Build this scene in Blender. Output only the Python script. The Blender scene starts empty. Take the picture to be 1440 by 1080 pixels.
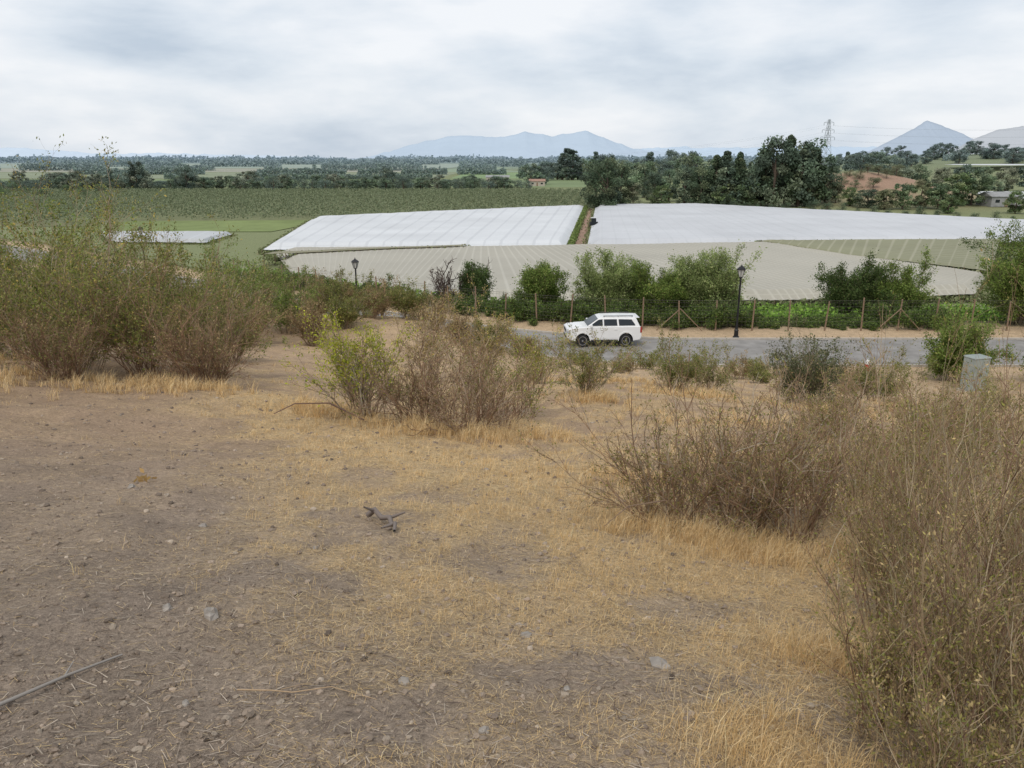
import bpy, math, numpy as np
rng=np.random.default_rng(11)
SC=bpy.context.scene
COL=SC.collection
def rad(a): return math.radians(a)
# ---------------------------------------------------------------- noise / terrain
def _h(i,j,s):
    n=np.sin(i*127.1+j*311.7+s*74.7)*43758.5453
    return n-np.floor(n)
def vnoise(x,y,s=0):
    x=np.asarray(x,float);y=np.asarray(y,float)
    xi=np.floor(x);yi=np.floor(y);xf=x-xi;yf=y-yi
    u=xf*xf*(3-2*xf);v=yf*yf*(3-2*yf)
    return (_h(xi,yi,s)*(1-u)+_h(xi+1,yi,s)*u)*(1-v)+(_h(xi,yi+1,s)*(1-u)+_h(xi+1,yi+1,s)*u)*v
def fbm(x,y,s=0,o=4):
    t=0;a=.5;n=0
    for k in range(o):
        t=t+a*vnoise(np.asarray(x)*2**k+k*17.3,np.asarray(y)*2**k-k*9.1,s+k);n+=a;a*=.5
    return t/n
def sst(a,b,x):
    t=np.clip((np.asarray(x,float)-a)/(b-a),0,1);return t*t*(3-2*t)
_xs=np.arange(-400,401,1.0)
_yb=np.interp(_xs,[-400,-60,-30,-16,-8,0,8,400],[330,95,70,59,53,47.6,45,45])
_k=np.ones(9)/9
_yb=np.convolve(np.pad(_yb,4,mode='edge'),_k,mode='valid')
def yr(x): return np.interp(x,_xs,_yb)
def height(x,y):
    x=np.asarray(x,float);y=np.asarray(y,float)
    L=40*np.tanh(x/40)
    yy=np.maximum(y,-60)
    r=np.sqrt(x*x+y*y)
    hill=14.4-.22*yy-.08*L+(fbm(x*.22,y*.22,3)-.5)*.7*sst(4,14,r)+(fbm(x*1.4,y*1.4,5)-.5)*.14+(fbm(x*7,y*7,8,3)-.5)*.034
    b=4.8
    h=.5*(hill+b+np.sqrt((hill-b)**2+.3))
    h=h+1.7*np.exp(-((x+8)**2/(2*6.5**2)+(y-44.3)**2/(2*3.2**2)))
    d=y-yr(x)
    w=sst(3.9,6.5,np.abs(d))
    h=4.8*(1-w)+h*w
    val=11*np.exp(-((x-136)**2/(2*26**2)+(y-318)**2/(2*26**2)))
    val=val+24*np.exp(-((x-780)**2/(2*230**2)+(y-1150)**2/(2*170**2)))
    t=sst(8.5,24,d)
    return h*(1-t)+val*t
def H1(x,y): return float(height(x,y))
# ---------------------------------------------------------------- mesh helpers
def mesh_np(name,V,F,C=None,mat=None,smooth=False):
    V=np.asarray(V,np.float32).reshape(-1,3);F=np.asarray(F,np.int32)
    me=bpy.data.meshes.new(name);n=F.shape[1]
    me.vertices.add(len(V));me.vertices.foreach_set("co",V.ravel())
    me.loops.add(F.size);me.loops.foreach_set("vertex_index",F.ravel())
    me.polygons.add(len(F));me.polygons.foreach_set("loop_start",np.arange(0,F.size,n,dtype=np.int32))
    me.polygons.foreach_set("use_smooth",np.full(len(F),smooth,dtype=bool))
    me.update(calc_edges=True)
    if C is not None:
        a=me.color_attributes.new("Col",'FLOAT_COLOR','POINT')
        c=np.ones((len(V),4),np.float32);c[:,:3]=C;a.data.foreach_set("color",c.ravel())
    if mat: me.materials.append(mat)
    return me
def link(name,data,parent=None,loc=(0,0,0)):
    o=bpy.data.objects.new(name,data);COL.objects.link(o);o.location=loc
    if parent: o.parent=parent
    return o
def top(name,loc,label,cat,rot=0,scale=1,group=None,data=None):
    o=link(name,data,None,loc);o.rotation_euler=(0,0,rot)
    o.scale=(scale,)*3 if not hasattr(scale,'__len__') else scale
    o["label"]=label;o["category"]=cat
    if group:o["group"]=group
    return o
class GB:
    """quad geometry accumulator"""
    def __init__(s): s.V=[];s.F=[];s.C=[];s.n=0
    def add(s,V,F,C):
        V=np.asarray(V).reshape(-1,3);s.V.append(V);s.F.append(np.asarray(F)+s.n)
        C=np.asarray(C,float)
        if C.ndim==1: C=np.tile(C,(len(V),1))
        s.C.append(C);s.n+=len(V)
    def mesh(s,name,mat,smooth=False):
        return mesh_np(name,np.concatenate(s.V),np.concatenate(s.F),np.concatenate(s.C),mat,smooth)
def unit(v): return v/np.maximum(np.linalg.norm(v,axis=-1,keepdims=True),1e-9)
def tubes(P,r,sides=3):
    n,k,_=P.shape
    T=np.empty_like(P);T[:,1:-1]=P[:,2:]-P[:,:-2];T[:,0]=P[:,1]-P[:,0];T[:,-1]=P[:,-1]-P[:,-2];T=unit(T)
    ref=np.where(np.abs(T[...,2:3])>.9,np.array([1.,0,0]),np.array([0,0,1.]))
    U=unit(np.cross(T,ref));W=np.cross(T,U)
    a=np.arange(sides)*2*np.pi/sides
    V=P[:,:,None,:]+r[:,:,None,None]*(np.cos(a)[None,None,:,None]*U[:,:,None,:]+np.sin(a)[None,None,:,None]*W[:,:,None,:])
    idx=np.arange(n*k*sides).reshape(n,k,sides)
    nx=np.roll(idx,-1,axis=2)
    F=np.stack([idx[:,:-1],nx[:,:-1],nx[:,1:],idx[:,1:]],-1).reshape(-1,4)
    return V.reshape(-1,3),F
def cards(C,size,asp=.5,axis=None,r=rng):
    n=len(C);a=unit(r.normal(size=(n,3))) if axis is None else unit(axis)
    b=unit(np.cross(a,r.normal(size=(n,3))))
    s=np.asarray(size).reshape(-1,1)*np.ones((n,1))
    V=np.stack([C-a*s*.5,C+b*s*.5*asp-a*s*.05,C+a*s*.5,C-b*s*.5*asp-a*s*.05],1)
    return V.reshape(-1,3),np.arange(n*4).reshape(n,4)
def grow(S,D,L,k,wander,up,r):
    P=[S];d=unit(D);L=np.asarray(L).reshape(-1,1)
    for i in range(k-1):
        d=unit(d+r.normal(size=d.shape)*wander+np.array([0,0,up]))
        P.append(P[-1]+d*L/(k-1))
    return np.stack(P,1)
def subbr(P,L,ne,tmin,tmax,ang,lf,k,wander,up,r):
    n,kk,_=P.shape
    idx=np.repeat(np.arange(n),ne);t=r.uniform(tmin,tmax,len(idx))*(kk-1)
    i=np.minimum(t.astype(int),kk-2);f=(t-i)[:,None]
    S=P[idx,i]*(1-f)+P[idx,i+1]*f;T=unit(P[idx,i+1]-P[idx,i])
    perp=unit(np.cross(T,r.normal(size=T.shape)))
    a=ang*r.uniform(.6,1.3,len(idx))[:,None]
    D=T*np.cos(a)+perp*np.sin(a)
    L2=L[idx]*lf*(1.15-t/(kk-1)*.6)*r.uniform(.6,1.3,len(idx))
    return grow(S,D,L2,k,wander,up,r),L2
def pick(cols,w,n,r,var=.18):
    cols=np.asarray(cols,float);w=np.asarray(w,float);w=w/w.sum()
    c=cols[r.choice(len(cols),n,p=w)]
    return np.clip(c*(1+r.normal(size=(n,1))*var),0.004,1)
# ---------------------------------------------------------------- materials
def newmat(name):
    m=bpy.data.materials.new(name);m.use_nodes=True
    nt=m.node_tree;return m,nt,nt.nodes["Principled BSDF"]
def plain(name,col,rough=.6,metal=0,nscale=0,namp=.15,spec=.5,bump=0,coat=0):
    m,nt,p=newmat(name)
    p.inputs["Roughness"].default_value=rough;p.inputs["Metallic"].default_value=metal
    p.inputs["Specular IOR Level"].default_value=spec;p.inputs["Coat Weight"].default_value=coat
    tc=nt.nodes.new("ShaderNodeTexCoord");no=nt.nodes.new("ShaderNodeTexNoise")
    no.inputs["Scale"].default_value=nscale or 8;no.inputs["Detail"].default_value=6
    nt.links.new(tc.outputs["Object"],no.inputs["Vector"])
    rp=nt.nodes.new("ShaderNodeValToRGB")
    rp.color_ramp.elements[0].position=.3;rp.color_ramp.elements[1].position=.7
    rp.color_ramp.elements[0].color=tuple(c*(1-namp) for c in col)+(1,)
    rp.color_ramp.elements[1].color=tuple(min(1,c*(1+namp)) for c in col)+(1,)
    nt.links.new(no.outputs["Fac"],rp.inputs[0]);nt.links.new(rp.outputs[0],p.inputs["Base Color"])
    if bump:
        b=nt.nodes.new("ShaderNodeBump");b.inputs["Strength"].default_value=bump;b.inputs["Distance"].default_value=.02
        nt.links.new(no.outputs["Fac"],b.inputs["Height"]);nt.links.new(b.outputs[0],p.inputs["Normal"])
    return m
def attr(name,rough=.85,trans=0,nscale=0,namp=.3,bump=0,bdist=.02,spec=.2):
    m,nt,p=newmat(name)
    p.inputs["Roughness"].default_value=rough;p.inputs["Specular IOR Level"].default_value=spec
    at=nt.nodes.new("ShaderNodeAttribute");at.attribute_name="Col"
    out=at.outputs["Color"]
    if nscale:
        tc=nt.nodes.new("ShaderNodeTexCoord");no=nt.nodes.new("ShaderNodeTexNoise")
        no.inputs["Scale"].default_value=nscale;no.inputs["Detail"].default_value=8;no.inputs["Roughness"].default_value=.7
        nt.links.new(tc.outputs["Object"],no.inputs["Vector"])
        mr=nt.nodes.new("ShaderNodeMapRange");mr.inputs[1].default_value=.25;mr.inputs[2].default_value=.75
        mr.inputs[3].default_value=1-namp;mr.inputs[4].default_value=1+namp
        nt.links.new(no.outputs["Fac"],mr.inputs[0])
        mx=nt.nodes.new("ShaderNodeVectorMath");mx.operation='SCALE'
        nt.links.new(out,mx.inputs[0]);nt.links.new(mr.outputs[0],mx.inputs["Scale"]);out=mx.outputs[0]
        if bump:
            b=nt.nodes.new("ShaderNodeBump");b.inputs["Strength"].default_value=bump;b.inputs["Distance"].default_value=bdist
            nt.links.new(no.outputs["Fac"],b.inputs["Height"]);nt.links.new(b.outputs[0],p.inputs["Normal"])
    nt.links.new(out,p.inputs["Base Color"])
    if trans:
        tr=nt.nodes.new("ShaderNodeBsdfTranslucent");nt.links.new(out,tr.inputs[0])
        mix=nt.nodes.new("ShaderNodeMixShader");mix.inputs[0].default_value=trans
        nt.links.new(p.outputs[0],mix.inputs[1]);nt.links.new(tr.outputs[0],mix.inputs[2])
        nt.links.new(mix.outputs[0],nt.nodes["Material Output"].inputs[0])
    return m
M_leaf=attr("leaf",.7,.35);M_twig=attr("twig",.9);M_straw=attr("straw",.8,.2)
M_far=attr("far_foliage",.9,.2);M_net=attr("netting",.7,.15,3,.06);M_field=attr("field",.95,0,.15,.25)
M_mount=attr("mountain_haze",1,0,.004,.04,spec=0)
M_rock=plain("rock",(.31,.275,.24),.9,0,14,.3,.2,.6)
def ground_mat():
    m,nt,p=newmat("ground");N=nt.nodes;Lk=nt.links
    p.inputs["Roughness"].default_value=.95;p.inputs["Specular IOR Level"].default_value=.15
    at=N.new("ShaderNodeAttribute");at.attribute_name="Col"
    tc=N.new("ShaderNodeTexCoord")
    def noise(s,d=8,r=.7):
        n=N.new("ShaderNodeTexNoise");n.inputs["Scale"].default_value=s;n.inputs["Detail"].default_value=d;n.inputs["Roughness"].default_value=r
        Lk.new(tc.outputs["Object"],n.inputs["Vector"]);return n
    a=noise(2.3);b=noise(28,6,.75);c=noise(110,3,.8)
    def mr(src,lo,hi,a0=.3,a1=.7):
        q=N.new("ShaderNodeMapRange");q.inputs[1].default_value=a0;q.inputs[2].default_value=a1;q.inputs[3].default_value=lo;q.inputs[4].default_value=hi
        Lk.new(src,q.inputs[0]);return q.outputs[0]
    def mul(x,y):
        q=N.new("ShaderNodeMath");q.operation='MULTIPLY';Lk.new(x,q.inputs[0]);Lk.new(y,q.inputs[1]);return q.outputs[0]
    f=mul(mul(mr(a.outputs[0],.80,1.2),mr(b.outputs[0],.62,1.40)),mr(c.outputs[0],.66,1.36))
    mx=N.new("ShaderNodeVectorMath");mx.operation='SCALE';Lk.new(at.outputs["Color"],mx.inputs[0]);Lk.new(f,mx.inputs["Scale"])
    Lk.new(mx.outputs[0],p.inputs["Base Color"])
    bp=N.new("ShaderNodeBump");bp.inputs["Strength"].default_value=.9;bp.inputs["Distance"].default_value=.03
    Lk.new(b.outputs[0],bp.inputs["Height"])
    bp2=N.new("ShaderNodeBump");bp2.inputs["Strength"].default_value=.7;bp2.inputs["Distance"].default_value=.008
    Lk.new(c.outputs[0],bp2.inputs["Height"]);Lk.new(bp.outputs[0],bp2.inputs["Normal"]);Lk.new(bp2.outputs[0],p.inputs["Normal"])
    return m
# ---------------------------------------------------------------- straw density
_band=np.array([(-4.2,12.6),(-2.6,10.6),(-1,8.6),(.3,6.9),(1.3,5.6),(2.2,4.2)])
def dband(x,y):
    best=np.full(np.shape(x),1e9)
    for i in range(len(_band)-1):
        a=_band[i];b=_band[i+1];d=b-a
        t=np.clip(((x-a[0])*d[0]+(y-a[1])*d[1])/(d@d),0,1)
        best=np.minimum(best,np.hypot(x-a[0]-t*d[0],y-a[1]-t*d[1]))
    return best
def straw(x,y):
    r=x/np.maximum(y,.5)
    f=sst(-.50,-.14,r+(fbm(x*.8,y*.8,31)-.5)*.3)
    n2=fbm(x*2.0,y*2.0,21,5)
    s=(.12+.66*f)*(.18+.82*sst(.36,.60,n2))
    s=s*(.32+.68*sst(2.4,4.4,y))
    s=s+.95*np.exp(-(dband(x,y)/1.1)**2)*(.35+.65*sst(.30,.52,fbm(x*2.2,y*2.2,23,5)))
    s=s+.8*np.exp(-(((x-1.0)/.3)**2+((y-2.5)/.35)**2))
    s=s*(1-.2*sst(13,22,y))
    return np.clip(s,0,1)
# ---------------------------------------------------------------- ground
def axis(segs):
    out=[]
    for a,b,s0,s1 in segs:
        x=a
        while x<b-1e-6:
            t=(x-a)/(b-a);out.append(x);x+=s0*(s1/s0)**t
    out.append(segs[-1][1]);return np.array(out)
xp=axis([(0,7,.075,.085),(7,60,.085,1.2),(60,400,1.2,14),(400,16000,14,2500)])
X=np.concatenate([-xp[:0:-1],xp])
Y=np.concatenate([-axis([(0,60,.4,12)])[:0:-1],axis([(0,9,.06,.08),(9,34,.08,.4),(34,75,.4,.6),(75,400,1,12),(400,20000,12,2500)])])
GX,GY=np.meshgrid(X,Y);GZ=height(GX,GY)
ny,nx=GX.shape;I=np.arange(nx*ny).reshape(ny,nx)
F=np.stack([I[:-1,:-1],I[:-1,1:],I[1:,1:],I[1:,:-1]],-1).reshape(-1,4)
gx=GX.ravel();gy=GY.ravel()
def mixc(A,B,t): return A*(1-t[:,None])+B*t[:,None]
soilA=np.array([.295,.230,.178]);soilB=np.array([.36,.25,.165]);strawc=np.array([.60,.43,.22]);verge=np.array([.48,.35,.225])
C=mixc(np.tile(soilA,(len(gx),1)),soilB,sst(3,11,gy)*.9)
C=C*(.84+.32*fbm(gx*.7,gy*.7,77,5))[:,None]
C=mixc(C,strawc,straw(gx,gy)*.68)
d=gy-yr(gx)
C=mixc(C,verge,sst(-18,-6,d)*.85)
C=mixc(C,np.array([.11,.12,.05]),sst(6.8,9,d))
C=mixc(C,np.array([.20,.22,.11]),sst(20,30,d))
hb=np.exp(-((gx-136)**2/(2*30**2)+(gy-318)**2/(2*30**2)))
C=mixc(C,np.array([.32,.21,.15]),np.clip(hb*1.6,0,1)*sst(.3,.5,fbm(gx*.06,gy*.06,4)))
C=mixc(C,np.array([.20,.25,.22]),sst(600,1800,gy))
C=mixc(C,np.array([.32,.40,.46]),sst(1800,5000,np.hypot(gx,gy)))  # aerial haze painted into the far ground colour
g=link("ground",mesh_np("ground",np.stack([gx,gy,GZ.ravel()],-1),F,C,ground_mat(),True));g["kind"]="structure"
# ---------------------------------------------------------------- road & kerbs
def strip(name,xs,o0,o1,z0,z1,mat,thick=False):
    y=yr(xs)
    if thick:
        pts=[(o0,z0),(o0,z1),(o1,z1),(o1,z0)]
    else: pts=[(o0,z1),(o1,z1)]
    V=[];n=len(pts)
    for q,(o,z) in enumerate(pts): V.append(np.stack([xs,y+o,np.full_like(xs,z)],-1))
    V=np.stack(V,1).reshape(-1,3);I=np.arange(len(xs)*n).reshape(-1,n)
    F=np.stack([I[:-1,:-1],I[1:,:-1],I[1:,1:],I[:-1,1:]],-1).reshape(-1,4)
    o=link(name,mesh_np(name,V,F,None,mat));o["kind"]="structure";return o
xs=np.arange(-70,160,1.0)
M_asph=plain("asphalt",(.265,.25,.235),.95,0,1.2,.2,.15,.3)
M_conc=plain("concrete",(.46,.42,.37),.9,0,5,.15,.3,.2)
strip("road",xs,-3.2,3.3,0,4.83,M_asph)
strip("kerb",xs,3.3,3.46,4.7,4.93,M_conc,True)
strip("kerb",xs,-3.36,-3.2,4.7,4.93,M_conc,True)
# ---------------------------------------------------------------- fields
def sheet(name,pts,z,c,nu=40,nv=20):
    a,b,c2,d2=[np.array(p,float) for p in pts]
    u=np.linspace(0,1,nu)[None,:,None];v=np.linspace(0,1,nv)[:,None,None]
    P=(a*(1-u)+b*u)*(1-v)+(d2*(1-u)+c2*u)*v
    P=P.reshape(-1,2);Z=np.full((len(P),1),z)
    I=np.arange(nu*nv).reshape(nv,nu);F=np.stack([I[:-1,:-1],I[:-1,1:],I[1:,1:],I[1:,:-1]],-1).reshape(-1,4)
    cc=np.array(c)*(.85+.3*fbm(P[:,0]*.03,P[:,1]*.03,9))[:,None]
    o=link(name,mesh_np(name,np.hstack([P,Z]),F,cc,M_field));o["kind"]="structure"
sheet("field",[(-103,176),(-54,176),(-48,210),(-100,206)],.12,(.18,.22,.08))
sheet("field",[(-420,190),(40,190),(60,420),(-520,420)],.06,(.17,.18,.09))
sheet("field",[(-500,450),(60,450),(120,620),(-700,620)],.06,(.19,.24,.12))
sheet("field",[(-700,640),(-60,640),(-60,900),(-900,900)],.06,(.24,.27,.18))
sheet("field",[(-50,640),(140,640),(200,900),(-50,900)],.06,(.21,.29,.14))
sheet("field",[(-1200,930),(-100,930),(-100,1250),(-1400,1250)],.06,(.31,.31,.25))
sheet("field",[(-90,930),(500,930),(500,1400),(-90,1400)],.06,(.24,.30,.21))
sheet("field",[(-2000,1300),(-100,1300),(-100,2200),(-2600,2200)],.06,(.29,.34,.29))
sheet("dirt_path",[(9.9,137),(12.9,137),(26.6,257),(24.4,257)],.15,(.32,.21,.155),6,40)
# netting
def interp_poly(pts,s):
    pts=np.array(pts,float);n=len(pts);t=np.linspace(0,1,n)
    return np.stack([np.interp(s,t,pts[:,0]),np.interp(s,t,pts[:,1])],-1)
def net(label,near,far,nu,nv,ru,rv,au,av,base,line,z=2.5,lw=.12,group="crop netting",fold=.7,sc=1.05):
    s=np.linspace(0,1,nu);v=np.linspace(0,1,nv)
    A=interp_poly(near,s)*sc;B=interp_poly(far,s)*sc
    P=A[None]*(1-v[:,None,None])+B[None]*v[:,None,None]
    S,Vv=np.meshgrid(s,v)
    tu=np.abs(((S*ru)%1)-.5)*2;tv=np.abs(((Vv*rv)%1)-.5)*2
    Z=z+au*(tu**1.5)+av*(tv**1.5)*(.6+.4*tu)+(fbm(P[...,0]*.15,P[...,1]*.15,6)-.5)*.2
    edge=np.minimum(np.minimum(S,1-S)*30,np.minimum(Vv,1-Vv)*25)
    Z=Z-fold*(1-sst(0,1,edge))
    ln=np.maximum((tu>1-lw*2).astype(float)*.8,(tv>1-lw*2).astype(float)*.6)
    mot=fbm(P[...,0]*.12,P[...,1]*.12,12)
    C=np.array(base)*(1-ln[...,None])+np.array(line)*ln[...,None]
    C=C*(.9+.2*mot)[...,None]
    V=np.concatenate([P,Z[...,None]],-1).reshape(-1,3);I=np.arange(nu*nv).reshape(nv,nu)
    F=np.stack([I[:-1,:-1],I[:-1,1:],I[1:,1:],I[1:,:-1]],-1).reshape(-1,4)
    cx,cy=A[:,0].mean(),(A[:,1].mean()+B[:,1].mean())/2
    t=top("crop_netting",(cx,cy,0),label,"crop netting",group=group)
    off=np.array([cx,cy,0])
    link("net_cover",mesh_np("net_cover",V-off,F,C.reshape(-1,3),M_net,False),t)
    ring=np.concatenate([I[0,:],I[1:,-1],I[-1,-2::-1],I[-2::-1,0]])
    R_=V[ring]-off;n=len(ring)*9;i=rng.integers(0,len(ring),n)
    p=R_[i].copy();hz=rng.uniform(0,1,n);p[:,2]=(z-fold)*hz;p[:,:2]+=rng.normal(size=(n,2))*.5
    g=GB();VV,FF=cards(p,rng.uniform(.25,.6,n),.7);g.add(VV,FF,np.repeat(pick([(.22,.25,.12),(.28,.28,.16),(.17,.20,.08)],[1,1,1],n,rng),4,0))
    link("vine_edge",g.mesh("vine_edge",M_far),t)
    step=max(2,nu//16)
    for q in I[0,::step]:
        p=V[q]-off
        g=GB();g.add(*tubes(np.array([[[p[0],p[1]-.12,0],[p[0],p[1]-.12,p[2]+.05]]]),np.full((1,2),.06),4),(.2,.15,.1))
        link("post",g.mesh("post",M_twig),t)
W=(.72,.73,.745);WL_=(.61,.62,.64)
net("white crop netting stretched over low rows",[(-41,128),(9,131)],[(-49,193),(23,244)],280,420,18,52,.04,.09,W,WL_,1.7,.08,fold=1.0)
net("broad smooth white crop netting sheet beside dirt path",[(12.7,132),(50,135.5),(100,141)],[(25.8,245),(57,250),(126,174)],300,260,30,26,.03,.04,(.645,.65,.67),(.60,.61,.625),1.75,.06,fold=1.0)
net("beige shade netting with wire grid beside bushes",[(-26,93.8),(-11.2,80.5),(28,81),(51,84.6),(59.5,97)],[(-38,124.5),(-10,127),(15,130),(42,134),(50,112)],900,400,100,50,.03,.03,(.455,.425,.355),(.55,.52,.445),1.7,.09,fold=.9)
net("olive shade netting with pale wire lines",[(42.5,133.7),(50.5,112.2),(60.2,97.3)],[(42.8,134.6),(62,136.5),(86,138)],200,160,20,16,.04,.04,(.28,.275,.17),(.40,.38,.27),1.75,.08,fold=.15)
net("small white crop netting beside green field",[(-74,145),(-56,143)],[(-84,160),(-57,160)],80,80,6,12,.03,.05,(.56,.57,.58),WL_,1.0,.07,fold=.7)
net("olive net strip along netting edge",[(-36,113),(-8,124.5)],[(-35.5,116),(-7,126.5)],60,8,1,1,0,0,(.29,.27,.18),(.29,.27,.18),1.95,.01,fold=.05)
net("white crop netting near grey shed",[(178,275),(260,270)],[(182,322),(280,322)],60,60,6,8,.1,.2,W,WL_,3,.07,sc=1)
net("far white greenhouse cover on the ridge",[(485,850),(800,830)],[(500,930),(820,910)],40,20,5,4,.1,.2,W,WL_,H1(600,880)+4,.07,sc=1)
# ---------------------------------------------------------------- mountains
def mountain(D,pts,col,depth,seed):  # col is blue-grey with the aerial haze painted in
    px=np.array([p[0] for p in pts],float);py=np.array([p[1] for p in pts],float)
    n=260;q=np.linspace(px[0],px[-1],n);yq=np.interp(q,px,py)
    zz=16+D*(222-yq)/1181+ (fbm(q*.08,q*0,seed)-.5)*D*.0035
    x=(q-720)/1088*.96*D
    m=41;v=np.linspace(-1,1,m)
    prof=1-np.abs(v)**.8
    XX=np.tile(x,(m,1));YY=D+v[:,None]*depth+np.zeros((m,n))
    ZZ=np.maximum(zz,5)[None]*prof[:,None]
    ZZ=ZZ*(1-.28*(np.abs(v)[:,None])*2*np.abs(fbm(XX/ depth*3.5,YY/depth*3.5,seed+2)-.5)*2)
    I=np.arange(n*m).reshape(m,n);F=np.stack([I[:-1,:-1],I[:-1,1:],I[1:,1:],I[1:,:-1]],-1).reshape(-1,4)
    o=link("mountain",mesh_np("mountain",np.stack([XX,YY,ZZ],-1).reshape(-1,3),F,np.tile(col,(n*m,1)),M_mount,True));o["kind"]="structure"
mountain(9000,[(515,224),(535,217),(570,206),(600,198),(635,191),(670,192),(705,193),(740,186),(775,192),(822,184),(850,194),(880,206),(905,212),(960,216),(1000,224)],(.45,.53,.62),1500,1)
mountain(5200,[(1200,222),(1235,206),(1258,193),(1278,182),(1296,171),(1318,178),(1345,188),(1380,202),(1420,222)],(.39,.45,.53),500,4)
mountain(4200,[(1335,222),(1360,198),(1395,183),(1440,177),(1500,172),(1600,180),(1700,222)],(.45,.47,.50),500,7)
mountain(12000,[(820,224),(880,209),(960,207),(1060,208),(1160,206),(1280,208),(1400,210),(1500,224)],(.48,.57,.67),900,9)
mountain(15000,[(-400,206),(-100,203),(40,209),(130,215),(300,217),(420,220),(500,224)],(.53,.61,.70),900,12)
# ---------------------------------------------------------------- plants
TW=[(.34,.26,.175),(.28,.20,.135),(.37,.32,.26),(.22,.16,.11)];TWw=[3,3,2,1]
OL=[(.20,.22,.06),(.27,.27,.09),(.14,.17,.045),(.38,.31,.13)]
def shrub(name,label,x,y,H,R,nm=34,ns=9,nss=4,nl=5000,ls=.03,lj=.02,leaf=OL,lw=(3,3,2,1),tw=TW,tww=TWw,rad0=.009,seed=1,lean=(0,0),up=.06,wander=.16,tall=0,asp=.45,cat="shrub",group=None,lt=.05,base=.14,lf=.74,ang=.55):
    r=np.random.default_rng(seed)
    th=np.arctan2(R,H)*1.15*np.sqrt(r.uniform(0,1,nm));az=r.uniform(0,2*np.pi,nm)
    D=np.stack([np.sin(th)*np.cos(az)+lean[0],np.sin(th)*np.sin(az)+lean[1],np.cos(th)],-1)
    S=np.stack([np.cos(az)*R*base*r.uniform(0,1.8,nm),np.sin(az)*R*base*r.uniform(0,1.8,nm),np.full(nm,-.06)],-1)
    S[:,2]=height(x+S[:,0],y+S[:,1])-H1(x,y)-.05
    L=H*lf*r.uniform(.5,1.15,nm)*(.8+.4*np.sin(az*2+seed))**.5/np.maximum(np.cos(th),.55)
    if tall: L[:tall]*=1.4
    P=grow(S,D,L,8,wander,up,r)
    g=GB()
    def addt(P,r0,r1):
        n,k,_=P.shape;rr=np.linspace(1,0,k)[None]*(r0-r1)+r1
        V,F=tubes(P,np.repeat(rr,n,0)*r.uniform(.7,1.3,(n,1)))
        c=np.repeat(pick(tw,tww,n,r),k*3,0);g.add(V,F,c)
    addt(P,rad0,rad0*.35)
    P2,L2=subbr(P,L,ns,.15,.97,ang,.42,6,wander*1.1,up*.7,r);addt(P2,rad0*.5,rad0*.2)
    P3,L3=subbr(P2,L2,nss,.2,1,ang*1.1,.5,4,wander*1.2,up*.5,r);addt(P3,rad0*.28,rad0*.12)
    t=top(name,(x,y,H1(x,y)),label,cat,group=group)
    link("stems",g.mesh("stems",M_twig),t)
    if nl:
        i=r.integers(0,len(P3),nl);f=r.uniform(0,1,nl)*3;j=np.minimum(f.astype(int),2);f=(f-j)[:,None]
        c=P3[i,j]*(1-f)+P3[i,j+1]*f
        h=c[:,2]/(H*.9);keep=r.uniform(0,1,nl)<np.clip((h-lt)*2.5+.15,0.05,1)
        c=c[keep];i=i[keep];j=j[keep]
        c=c+r.normal(size=c.shape)*lj
        ax=unit(P3[i,j+1]-P3[i,j])+r.normal(size=c.shape)*.6
        V,F=cards(c,ls*r.uniform(.5,1.4,len(c)),asp,ax,r)
        cl=pick(leaf,lw,len(c),r)*(.75+.5*_h(i//17,i*0,seed))[:,None]
        g2=GB();g2.add(V,F,np.repeat(cl,4,0));link("foliage",g2.mesh("foliage",M_leaf),t)
    return t
GRN=[(.16,.23,.05),(.22,.29,.07),(.11,.165,.035),(.31,.32,.10)]
DRK=[(.085,.135,.04),(.12,.175,.05),(.06,.095,.03),(.19,.21,.08)]
WIL=[(.27,.34,.12),(.34,.40,.16),(.19,.25,.08),(.40,.41,.19)]
YEL=[(.36,.40,.035),(.46,.46,.06),(.24,.29,.05),(.48,.37,.10)]
DRY=[(.38,.28,.14),(.28,.20,.11),(.22,.21,.08),(.48,.37,.20)]
RED=[(.25,.155,.10),(.31,.20,.125),(.19,.12,.08),(.34,.26,.19)]
OY=OL+YEL[2:]
big="tall olive green shrub on dry slope"
shrub("shrub",big,-11.3,17.4,3.8,2.4,42,10,4,26000,.062,.05,seed=2,tall=3,leaf=OY,lw=(3,3,2,1,2,1))
shrub("shrub",big,-13.8,18.5,3.7,2.4,38,10,4,22000,.062,.05,seed=3,tall=5)
shrub("shrub",big,-8.9,15.4,3.7,2.1,42,10,4,22000,.052,.05,seed=4,tall=3,leaf=OY,lw=(3,3,2,1,2,1))
shrub("shrub","twiggy olive shrub with dry red stems",-7.3,15.0,3.1,1.9,44,10,4,14000,.050,.04,leaf=OY,lw=(3,3,2,1,2,1),tw=RED,seed=5,tall=2)
shrub("shrub","reddish brown dried shrub on slope",-5.9,14.3,2.1,1.3,50,10,4,4500,.04,.03,leaf=DRY,lw=(2,2,3,1),tw=RED,seed=6)
shrub("shrub","twiggy olive shrub with dry red stems",-6.8,16.6,2.7,1.6,38,9,4,14000,.055,.04,seed=7)
shrub("shrub",big,-10.0,13.6,2.3,1.7,44,9,4,9000,.045,.04,leaf=OL,tw=RED,seed=8)
shrub("shrub","reddish brown dried shrub on slope",-8.2,13.6,1.8,1.4,46,9,4,5500,.04,.03,leaf=DRY+OL[:2],lw=(2,2,3,1,3,3),tw=RED,seed=12)
shrub("shrub",big,-16.5,22,4.4,2.6,40,10,4,18000,.07,.06,seed=9,tall=2)
shrub("shrub",big,-12.0,21,4.8,2.5,36,10,4,24000,.07,.06,seed=10,leaf=GRN)
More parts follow.
